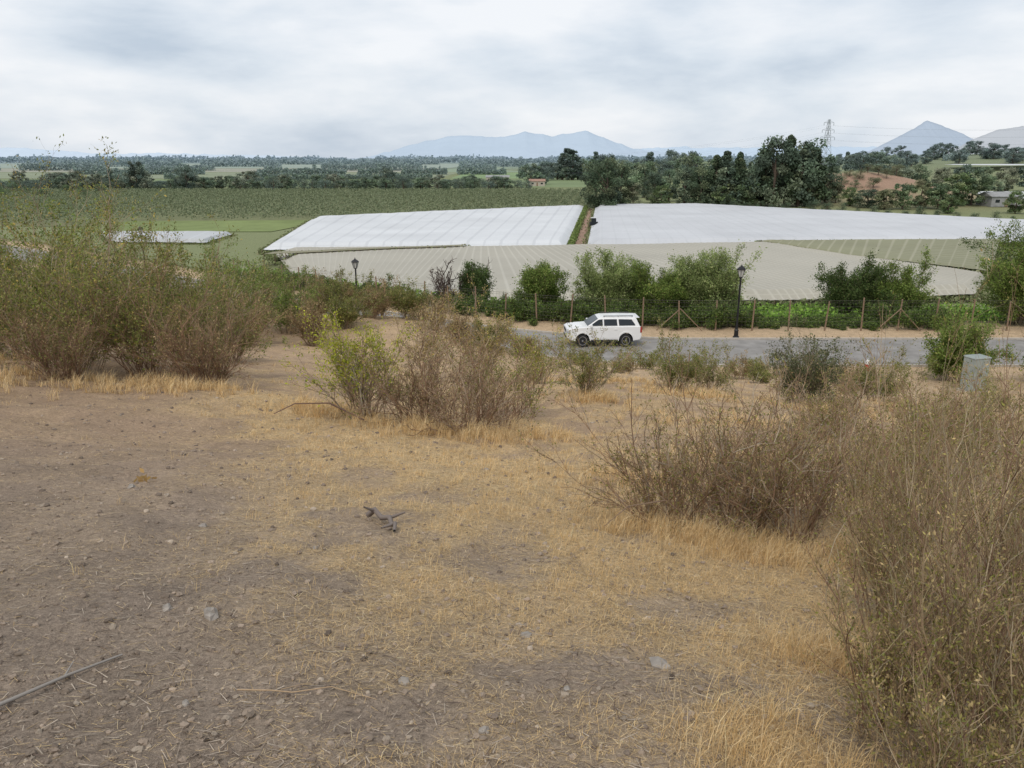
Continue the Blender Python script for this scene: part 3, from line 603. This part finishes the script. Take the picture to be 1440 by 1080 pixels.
# ---------------------------------------------------------------- hard surface builder
class MB:
    def __init__(s): s.v=[];s.f=[];s.m=[]
    def poly(s,V,F,m=0):
        o=len(s.v);s.v+= [tuple(map(float,p)) for p in V];s.f+=[tuple(i+o for i in f) for f in F];s.m+=[m]*len(F);return s
    def box(s,c,d,m=0,tap=1):
        x,y,z=c;a,b,h=[q/2 for q in d]
        V=[(x-a,y-b,z-h),(x+a,y-b,z-h),(x+a,y+b,z-h),(x-a,y+b,z-h),(x-a*tap,y-b*tap,z+h),(x+a*tap,y-b*tap,z+h),(x+a*tap,y+b*tap,z+h),(x-a*tap,y+b*tap,z+h)]
        return s.poly(V,[(0,3,2,1),(4,5,6,7),(0,1,5,4),(1,2,6,5),(2,3,7,6),(3,0,4,7)],m)
    def lathe(s,prof,n=16,c=(0,0,0),m=0,ax='z'):
        V=[]
        for r,z in prof:
            for i in range(n):
                a=2*math.pi*i/n;p=(r*math.cos(a),r*math.sin(a),z)
                if ax=='y': p=(p[0],p[2],p[1])
                V.append((p[0]+c[0],p[1]+c[1],p[2]+c[2]))
        F=[(k*n+i,k*n+(i+1)%n,(k+1)*n+(i+1)%n,(k+1)*n+i) for k in range(len(prof)-1) for i in range(n)]
        F+=[tuple(range(n))[::-1],tuple((len(prof)-1)*n+i for i in range(n))]
        return s.poly(V,F,m)
    def tube(s,a,b,r,n=6,m=0):
        V,F=tubes(np.array([[a,b]],float),np.array([[r,r]]),n)
        F=[tuple(f) for f in F]+[tuple(range(n)),tuple(range(n,2*n))];return s.poly(V,F,m)
    def prism(s,pts,y0,y1,m=0):
        n=len(pts);V=[(x,y0,z) for x,z in pts]+[(x,y1,z) for x,z in pts]
        return s.poly(V,[tuple(range(n)),tuple(range(2*n-1,n-1,-1))]+[(i,(i+1)%n,n+(i+1)%n,n+i)[::-1] for i in range(n)],m)
    def obj(s,name,mats,parent=None,loc=(0,0,0),bevel=0,seg=2,smooth=False):
        me=bpy.data.meshes.new(name);me.from_pydata(s.v,[],s.f)
        for m in (mats if isinstance(mats,(list,tuple)) else [mats]): me.materials.append(m)
        me.polygons.foreach_set("material_index",s.m)
        import bmesh
        bm=bmesh.new();bm.from_mesh(me);bmesh.ops.recalc_face_normals(bm,faces=bm.faces[:]);bm.to_mesh(me);bm.free()
        if smooth: me.polygons.foreach_set("use_smooth",[True]*len(me.polygons))
        o=link(name,me,parent,loc)
        if bevel:
            b=o.modifiers.new("bevel",'BEVEL');b.width=bevel;b.segments=seg;b.limit_method='ANGLE';b.angle_limit=rad(35);b.harden_normals=False
        return o
M_white=plain("white_paint",(.80,.80,.80),.35,0,2,.02,.4,0,.3)
M_glass=plain("dark_glass",(.02,.025,.03),.15,0,2,.1,.4)
M_tyre=plain("rubber",(.025,.025,.026),.85,0,10,.2,.3)
M_alloy=plain("alloy",(.45,.45,.46),.35,.8,6,.1)
M_blackp=plain("black_plastic",(.03,.03,.032),.55,0,8,.2)
M_lightg=plain("headlight_glass",(.45,.47,.5),.1,0,6,.1,.8)
M_red=plain("red_lens",(.35,.02,.02),.2,0,6,.1,.6)
M_iron=plain("black_iron",(.018,.018,.02),.5,.3,12,.2)
M_milk=plain("frosted_glass",(.55,.55,.52),.3,0,4,.05)
M_wood=plain("weathered_post",(.25,.175,.12),.9,0,20,.3,.2,.3)
M_wire=plain("wire",(.14,.12,.11),.6,.6,5,.1)
M_grey=plain("grey_metal",(.30,.335,.315),.6,.05,4,.14)
M_steel=plain("galvanised_steel",(.30,.33,.35),.6,.3,1,.1)
M_redp=plain("red_paint",(.5,.04,.03),.4,0,6,.1)
# ---------------------------------------------------------------- car
def car(x,y,z,yaw):
    t=top("parked_car",(x,y,z),"white four door off-road car parked by kerb","car",rot=yaw,scale=(.955,1,1.045))
    cz=.39
    def arch(cx,r=.47,n=12):
        return [(cx-r*math.cos(a),cz+r*math.sin(a)) for a in np.linspace(-.05,math.pi+.05,n)]
    prof=[(-2.36,.50),(-2.30,.42)]+arch(-1.40)+arch(1.39)+[(2.18,.42),(2.36,.52),(2.41,.62),(2.42,.93),(2.36,1.05),(2.2,1.12),(1.7,1.175),(1.12,1.21),(0,1.22),(-1.5,1.235),(-2.30,1.24),(-2.37,1.15),(-2.40,.75),(-2.42,.70)]
    b=MB();b.prism(prof,-.92,.92)
    for k,f in enumerate(b.f):
        p=np.mean([b.v[i] for i in f],0)
        if len(f)==4 and any(abs(math.hypot(p[0]-cx,p[2]-cz)-.465)<.02 for cx in(-1.4,1.39)): b.m[k]=1
    b.obj("body",[M_white,M_blackp],t,bevel=.05,seg=3)
    zb,zt=1.21,1.70;yb,yt=.865,.70
    c=MB();V=[(-2.30,-yb,zb),(1.15,-yb,zb),(1.15,yb,zb),(-2.30,yb,zb),(-2.05,-yt,zt),(.32,-yt,zt),(.32,yt,zt),(-2.05,yt,zt)]
    c.poly(V,[(0,3,2,1),(4,5,6,7),(0,1,5,4),(1,2,6,5),(2,3,7,6),(3,0,4,7)]);c.obj("cabin",M_white,t,bevel=.06,seg=3)
    r_=MB();r_.prism([(-2.1,1.69),(.3,1.69),(.18,1.735),(-.9,1.76),(-2.12,1.735)],-.62,.62);r_.obj("roof",M_white,t,bevel=.02)
    sp=MB();sp.box((-2.16,0,1.70),(.24,1.3,.035));sp.obj("spoiler",M_white,t,bevel=.012)
    def sy(zz): return yb+(yt-yb)*(zz-zb)/(zt-zb)
    for s in(-1,1):
        wins=[[(.92,1.265),(.84,1.33),(.37,1.61),(.12,1.63),(.10,1.265)],[(.01,1.265),(.03,1.63),(-.80,1.63),(-.84,1.265)],[(-.95,1.265),(-.91,1.63),(-1.75,1.61),(-1.98,1.33),(-1.98,1.265)]]
        for wpts in wins:
            g_=MB();n=len(wpts)
            A=[(px_,s*(sy(pz)+.006),pz) for px_,pz in wpts];B_=[(px_,s*(sy(pz)-.03),pz) for px_,pz in wpts]
            g_.poly(A+B_,[tuple(range(n)),tuple(range(2*n-1,n-1,-1))]+[(i,(i+1)%n,n+(i+1)%n,n+i) for i in range(n)]);g_.obj("side_window",M_glass,t)
        for (dp,hx) in (([(.98,.52),(1.02,1.19),(.06,1.20),(.06,.50),(.85,.50)],.18),([(.03,.50),(.03,1.20),(-.88,1.205),(-.98,.95),(-.86,.50)],-.72)):
            d_=MB();d_.prism(dp,s*.915,s*.932);do=d_.obj("door",M_white,t,bevel=.006)
            h_=MB();h_.box((hx,s*.95,1.06),(.2,.03,.035));h_.obj("handle",M_white,do,bevel=.008)
        rr=MB();rr.tube((-1.85,s*.60,1.80),(.05,s*.60,1.80),.022,8)
        for q in(-1.8,-.9,0.): rr.tube((q,s*.60,1.72),(q,s*.60,1.80),.02,6)
        rr.obj("roof_rail",M_blackp,t)
        m_=MB();m_.box((.86,s*1.0,1.30),(.14,.2,.17),tap=.85);m_.obj("side_mirror",M_white,t,bevel=.03)
        sb=MB();sb.box((0,s*.93,.42),(1.75,.16,.07));sb.obj("running_board",M_blackp,t,bevel=.015)
        hl=MB();hl.box((2.30,s*.80,.95),(.24,.27,.17));hl.obj("headlight",M_lightg,t,bevel=.03)
        tl=MB();tl.box((-2.36,s*.86,1.02),(.12,.15,.34));tl.obj("tail_light",M_red,t,bevel=.02)
        for cx in(-1.40,1.39):
            fl=MB();R1,R2=.47,.545
            ang=np.linspace(0,math.pi,14);pts=[(cx+R2*math.cos(a),cz+R2*math.sin(a)) for a in ang]+[(cx+R1*math.cos(a),cz+R1*math.sin(a)) for a in ang[::-1]]
            for k in range(13):
                q=[pts[k],pts[k+1],pts[26-k],pts[27-k]];fl.prism(q,s*.90,s*.955)
            fl.obj("wheel_arch",M_white,t)
            w=link("wheel",None,t,(cx,s*.80,cz));w.empty_display_size=.1
            ty=MB();ty.lathe([(.26,-.12),(.36,-.125),(.385,-.09),(.385,.09),(.36,.125),(.26,.12)],32,ax='y');ty.obj("tyre",M_tyre,w,smooth=False)
            ri=MB();ri.lathe([(.265,-.05),(.265,.122),(.235,.122),(.235,.07)],28,ax='y') if s>0 else ri.lathe([(.265,.05),(.265,-.122),(.235,-.122),(.235,-.07)],28,ax='y')
            ri.m=[1 if len(f)>4 else 0 for f in ri.f]
            for k in range(6):
                a=k*math.pi/3;dx,dz=math.cos(a),math.sin(a);px_,pz=-dz*.03,dx*.03
                o0=s*.085;o1=s*.115
                q=[(px_*1.3,pz*1.3),(dx*.24+px_,dz*.24+pz),(dx*.24-px_,dz*.24-pz),(-px_*1.3,-pz*1.3)];ri.prism(q,o0,o1)
            ri.lathe([(.06,s*.08),(.055,s*.125)],12,ax='y')
            ri.obj("rim",[M_alloy,M_blackp],w)
    ws=MB();ws.poly([(1.085,-.78,1.265),(1.085,.78,1.265),(.405,.655,1.665),(.405,-.655,1.665)],[(0,1,2,3)]);
    for i,v in enumerate(ws.v): ws.v[i]=(v[0]+.012,v[1],v[2]+.012)
    ws.obj("windshield",M_glass,t)
    rw=MB();rw.poly([(-2.285,-.74,1.29),(-2.285,.74,1.29),(-2.09,.64,1.65),(-2.09,-.64,1.65)],[(0,1,2,3)]);rw.obj("rear_window",M_glass,t)
    gr=MB();gr.box((2.425,0,.93),(.03,.95,.17));gr.obj("grille",M_blackp,t,bevel=.01)
    bu=MB();bu.box((2.42,0,.58),(.05,1.1,.14));bu.obj("lower_grille",M_blackp,t,bevel=.01)
    hs=MB();hs.prism([(2.0,1.14),(1.35,1.19),(1.3,1.235),(1.95,1.175)],-.32,.32);hs.obj("hood_scoop",M_white,t,bevel=.015)
    us=MB();us.box((0,0,.36),(3.9,1.4,.14));us.obj("undercarriage",M_blackp,t)
car(5.6,47.15,4.834,math.pi+.05)
# ---------------------------------------------------------------- fence
fpts=[(x,float(yr(x))+6.0) for x in np.arange(-30,70,.5)]
fp=np.array(fpts);seg=np.hypot(*np.diff(fp,axis=0).T);cum=np.concatenate([[0],np.cumsum(seg)])
nposts=int(cum[-1]/2.45)
ft=top("wire_fence",(fp[0,0],fp[0,1],4.8),"wire mesh fence with brown wooden posts along verge","fence")
PP=[]
pm=None
for i in range(nposts):
    s=i*2.45;x=np.interp(s,cum,fp[:,0]);y=np.interp(s,cum,fp[:,1]);PP.append((x,y,H1(x,y)))
for i,(x,y,z) in enumerate(PP):
    l=(x-fp[0,0],y-fp[0,1],z-4.8)
    if pm is None:
        b=MB();b.lathe([(.06,-.2),(.055,1.0),(.05,2.15),(.03,2.19)],8);pm=b.obj("post",M_wood,ft,l)
    else:
        o=link("post",pm.data,ft,l)
        o.rotation_euler=(rng.normal()*.025,rng.normal()*.03,0);o.scale=(1,1,rng.uniform(.9,1.05))
for k in (8,20,26):
    a=np.array(PP[k])-[fp[0,0],fp[0,1],4.8]
    for sg in(-1,1):
        bq=np.array(PP[k])+(np.array(PP[k+sg])-np.array(PP[k]))*.62-[fp[0,0],fp[0,1],4.8]
        b=MB();b.tube(a+[0,-.06,1.5],bq+[0,-.08,.02],.035,6);b.obj("brace",M_wood,ft)
g=MB();A=np.array(PP)-[fp[0,0],fp[0,1],4.8]
for h in (.15,.4,.65,.9,1.15,1.4,1.65,1.9,2.05):
    for i in range(len(A)-1): g.tube(A[i]+[0,-.06,h],A[i+1]+[0,-.06,h],.006 if h<2 else .009,3)
for i in range(len(A)-1):
    for t_ in np.linspace(.1,.9,9):
        p=A[i]*(1-t_)+A[i+1]*t_;g.tube(p+[0,-.06,.1],p+[0,-.06,2.05],.004,3)
g.obj("wire_mesh",M_wire,ft)
# ---------------------------------------------------------------- street lamps
def lamp(x,y,z,h,rot,label):
    t=top("street_lamp",(x,y,z),label,"street lamp",rot=rot,group="black lantern street lamps")
    b=MB();b.lathe([(.20,0),(.20,.10),(.14,.14),(.13,.45),(.15,.50),(.09,.58),(.07,.9),(.06,h-.95),(.08,h-.92),(.05,h-.88),(.08,h-.80),(.12,h-.76)],14);b.obj("post",M_iron,t)
    b=MB();n=6
    for k in range(n):
        a=2*math.pi*k/n;c,s=math.cos(a),math.sin(a);b.tube((.12*c,.12*s,h-.76),(.26*c,.26*s,h-.28),.018,4)
    b.lathe([(.14,h-.78),(.14,h-.74)],6);b.lathe([(.30,h-.29),(.31,h-.26),(.20,h-.14),(.09,h-.08),(.06,h-.03),(.025,h),(.012,h+.09)],6);lt=b.obj("lantern",M_iron,t)
    b=MB();b.lathe([(.11,h-.74),(.235,h-.295)],6);b.obj("lamp_glass",M_milk,lt)
lamp(14.5,48.95,4.8,4.7,.2,"black lantern street lamp on dirt verge")
lamp(-12.2,60.4,4.8,3.7,.2,"black lantern street lamp beside bending road")
xl=-38.4;yl=float(yr(xl))+4.2;zl=H1(xl,yl);lamp(xl,yl,zl,9.2-zl,.2,"black lantern street lamp rising above shrubs")
# ---------------------------------------------------------------- utility cabinet and hydrant
x,y=22.1,35.6;z=H1(x,y)
t=top("utility_cabinet",(x,y,z-.05),"grey green metal utility cabinet on concrete base","utility cabinet",rot=.25,scale=(.95,.95,1.02))
b=MB();b.box((0,0,.06),(1.1,.85,.16));b.obj("base",M_conc,t,bevel=.01)
b=MB();b.box((0,0,.93),(.95,.7,1.56));b.obj("cabinet_body",M_grey,t,bevel=.02)
b=MB();b.box((0,0,1.745),(1.02,.78,.06),tap=.9);b.obj("lid",M_grey,t,bevel=.01)
for s in(-1,1):
    b=MB();b.box((s*.225,-.358,.93),(.42,.02,1.4));d_=b.obj("door",M_grey,t,bevel=.005)
    b=MB();b.box((s*.05,-.378,.95),(.03,.02,.16));b.obj("handle",M_blackp,d_)
x,y=19.2,40.4;z=H1(x,y)
t=top("fire_hydrant",(x,y,z),"small red hydrant with white cap by road","hydrant")
b=MB();b.lathe([(.16,0),(.16,.05),(.11,.07),(.11,.45),(.14,.47),(.14,.5)],14);b.obj("hydrant_barrel",M_redp,t)
b=MB();b.lathe([(.14,.501),(.13,.60),(.06,.70),(.025,.78)],14);b.obj("cap",M_white,t)
b=MB();b.lathe([(.05,-.19),(.05,.19)],10,(0,0,.36),ax='y');b.obj("outlet",M_redp,t)
for i,(x,y,h) in enumerate([(6.9,40.2,.9),(6.0,38.6,.7),(9.6,40.6,1.0),(14.8,37.5,1.3)]):
    b=MB();b.lathe([(.035,-.2),(.03,h),(.015,h+.03)],7)
    o=b.obj("stake",M_wood);o.location=(x,y,H1(x,y));o["label"]="short weathered wooden stake on road bank";o["category"]="stake";o["group"]="stakes on the bank"
# ---------------------------------------------------------------- pylon
def pylon(x,y,z,h):
    t=top("power_pylon",(x,y,z),"grey steel lattice power pylon above valley trees","pylon",rot=.3)
    b=MB();n=9
    lv=[(h*k/n,(3.8*(1-k/n)**1.1+.6)) for k in range(n+1)]
    for k in range(n):
        z0,w0=lv[k];z1,w1=lv[k+1];c0=[(sx*w0,sy*w0,z0) for sx,sy in((-1,-1),(1,-1),(1,1),(-1,1))];c1=[(sx*w1,sy*w1,z1) for sx,sy in((-1,-1),(1,-1),(1,1),(-1,1))]
        for i in range(4):
            j=(i+1)%4;b.tube(c0[i],c1[i],.15,4);b.tube(c0[i],c1[j],.08,4);b.tube(c0[j],c1[i],.08,4);b.tube(c1[i],c1[j],.08,4)
    b.obj("lattice_tower",M_steel,t)
    for hz_,w in((.70,6.5),(.82,5.4),(.94,4.4)):
        b=MB();zz=h*hz_
        for s in(-1,1):
            b.tube((0,.7,zz),(s*w,0,zz+.3),.10,4);b.tube((0,-.7,zz),(s*w,0,zz+.3),.10,4);b.tube((0,0,zz+2),(s*w,0,zz+.3),.08,4)
        c=b.obj("crossarm",M_steel,t)
        for s in(-1,1):
            b=MB();b.lathe([(.12,zz-1.8),(.2,zz-1.2),(.2,zz-.6),(.1,zz+.3)],6,(s*w,0,0));b.obj("insulator",M_steel,c)
pylon(241,620,0,44)
def wire(a,b,sag,r):
    k=24;t_=np.linspace(0,1,k)[:,None];P=np.array(a)*(1-t_)+np.array(b)*t_;P[:,2]-=sag*4*(t_*(1-t_))[:,0]
    o=P[0].copy();g=GB();g.add(*tubes((P-o)[None],np.full((1,k),r),4),(.25,.27,.29))
    top("power_line",tuple(o),"thin sagging overhead power line from pylon","power line",data=g.mesh("power_line",M_twig),group="overhead power lines")
for s in(-1,1):
    for hz_,w in((.70,6.5),(.82,5.4),(.94,4.4)):
        ax=241+s*w*math.cos(.3);ay=620+s*w*math.sin(.3);az=44*hz_-1.8
        wire((ax,ay,az),(ax+330,ay-20,az+8),7,.02)
        wire((ax,ay,az),(ax-330,ay-120,az-24),9,.02)
# ---------------------------------------------------------------- buildings
def house(px,D,w,d,h,wall,roof,label,rot=0):
    x=(px-720)/1088*.975*D;z=H1(x,D)
    t=top("house",(x,D,z),label,"building",rot=rot)
    b=MB();b.box((0,0,h/2),(w,d,h));wo=b.obj("wall",wall,t)
    b=MB();rh=h*.45;e=.4
    b.poly([(-w/2-e,-d/2-e,h),(w/2+e,-d/2-e,h),(w/2+e,d/2+e,h),(-w/2-e,d/2+e,h),(-w/2-e,0,h+rh),(w/2+e,0,h+rh)],[(0,1,5,4),(2,3,4,5),(0,4,3),(1,2,5),(0,3,2,1)]);b.obj("roof",roof,t)
    for q in(-.3,.3):
        b=MB();b.box((q*w,-d/2-.02,h*.55),(w*.14,.06,h*.3));b.obj("window",M_glass,t)
    b=MB();b.box((0,-d/2-.02,h*.38),(w*.1,.06,h*.75));b.obj("door",M_wood,t)
M_wallw=plain("wall_plaster",(.45,.40,.34),.9,0,1,.1);M_tile=plain("roof_tile",(.33,.20,.15),.9,0,2,.2);M_groof=plain("grey_roof",(.30,.30,.30),.8,0,1,.15)
house(755,470,9,6,2.8,M_wallw,M_tile,"low cream farmhouse with reddish tile roof")
house(700,560,16,8,3.0,M_wallw,M_groof,"long pale farm building with grey roof")
house(1404,262,11,7,3.2,M_groof,M_groof,"grey farm shed beside white netting",.15)
x,y=19.2,185
t=top("tractor",(x,y,.16),"small dark tractor on dirt path between nettings","tractor",rot=1.45)
M_dark=plain("dark_paint",(.06,.07,.08),.5)
b=MB();b.box((.8,0,1.0),(1.8,.8,.7),tap=.9);b.obj("engine_hood",M_dark,t,bevel=.05)
b=MB();b.box((-.6,0,1.55),(1.3,1.3,1.6),tap=.85);b.obj("cab",M_glass,t,bevel=.05)
b=MB();b.box((-.6,0,2.4),(1.4,1.4,.1));b.obj("roof",M_white,t,bevel=.03)
for s in(-1,1):
    for q,r in((-.7,.75),(1.3,.45)):
        b=MB();b.lathe([(r*.5,-.2),(r,-.17),(r,.17),(r*.5,.2)],20,ax='y');b.obj("wheel",M_tyre,t,(q,s*.8,r))
# ---------------------------------------------------------------- world, sun, camera
w=bpy.data.worlds.new("World");SC.world=w;w.use_nodes=True;nt=w.node_tree;N=nt.nodes;K=nt.links
N.clear();out=N.new("ShaderNodeOutputWorld")
sky=N.new("ShaderNodeTexSky");sky.sky_type='NISHITA';sky.sun_disc=False;sky.sun_elevation=rad(52);sky.sun_rotation=rad(200);sky.dust_density=3
b1=N.new("ShaderNodeBackground");b1.inputs[1].default_value=.10;K.new(sky.outputs[0],b1.inputs[0])
tc=N.new("ShaderNodeTexCoord")
def cloudn(sc,loc,s,d,ro,di):
    mp=N.new("ShaderNodeMapping");mp.inputs["Scale"].default_value=sc;mp.inputs["Location"].default_value=loc;K.new(tc.outputs["Generated"],mp.inputs[0])
    n1=N.new("ShaderNodeTexNoise");n1.inputs["Scale"].default_value=s;n1.inputs["Detail"].default_value=d;n1.inputs["Roughness"].default_value=ro;n1.inputs["Distortion"].default_value=di;K.new(mp.outputs[0],n1.inputs["Vector"]);return n1
n1=cloudn((2.6,2.6,7.5),(.7,.2,.4),1.5,8,.50,.15)
n2=cloudn((3,3,13),(3.1,.9,.2),3.0,8,.55,.1)
ma=N.new("ShaderNodeMath");ma.operation='MULTIPLY_ADD';K.new(n2.outputs["Fac"],ma.inputs[0]);ma.inputs[1].default_value=.2
mb=N.new("ShaderNodeMath");mb.operation='MULTIPLY';K.new(n1.outputs["Fac"],mb.inputs[0]);mb.inputs[1].default_value=.82;K.new(mb.outputs[0],ma.inputs[2])
cr=N.new("ShaderNodeValToRGB");K.new(ma.outputs[0],cr.inputs[0])
e=cr.color_ramp.elements;e[0].position=.35;e[0].color=(.52,.60,.70,1);e[1].position=.64;e[1].color=(.89,.91,.94,1)
e2=cr.color_ramp.elements.new(.49);e2.color=(.71,.77,.84,1)
b2=N.new("ShaderNodeBackground");b2.inputs[1].default_value=1.1;K.new(cr.outputs[0],b2.inputs[0])
mx=N.new("ShaderNodeMixShader");mx.inputs[0].default_value=.88;K.new(b1.outputs[0],mx.inputs[1]);K.new(b2.outputs[0],mx.inputs[2]);K.new(mx.outputs[0],out.inputs[0])
sl=bpy.data.lights.new("sun",'SUN');sl.energy=1.5;sl.angle=rad(12);sl.color=(1,.94,.84)
so=link("sun",sl);so.rotation_euler=(rad(38),0,rad(-20))
cd=bpy.data.cameras.new("camera");cd.sensor_width=36;cd.lens=27.2;cd.clip_end=60000;cd.clip_start=.05
co=link("camera",cd);co.location=(0,0,16);co.rotation_euler=(rad(90-16.3),0,0)
SC.camera=co
SC.view_settings.view_transform='Standard';SC.view_settings.look='None';SC.view_settings.exposure=0
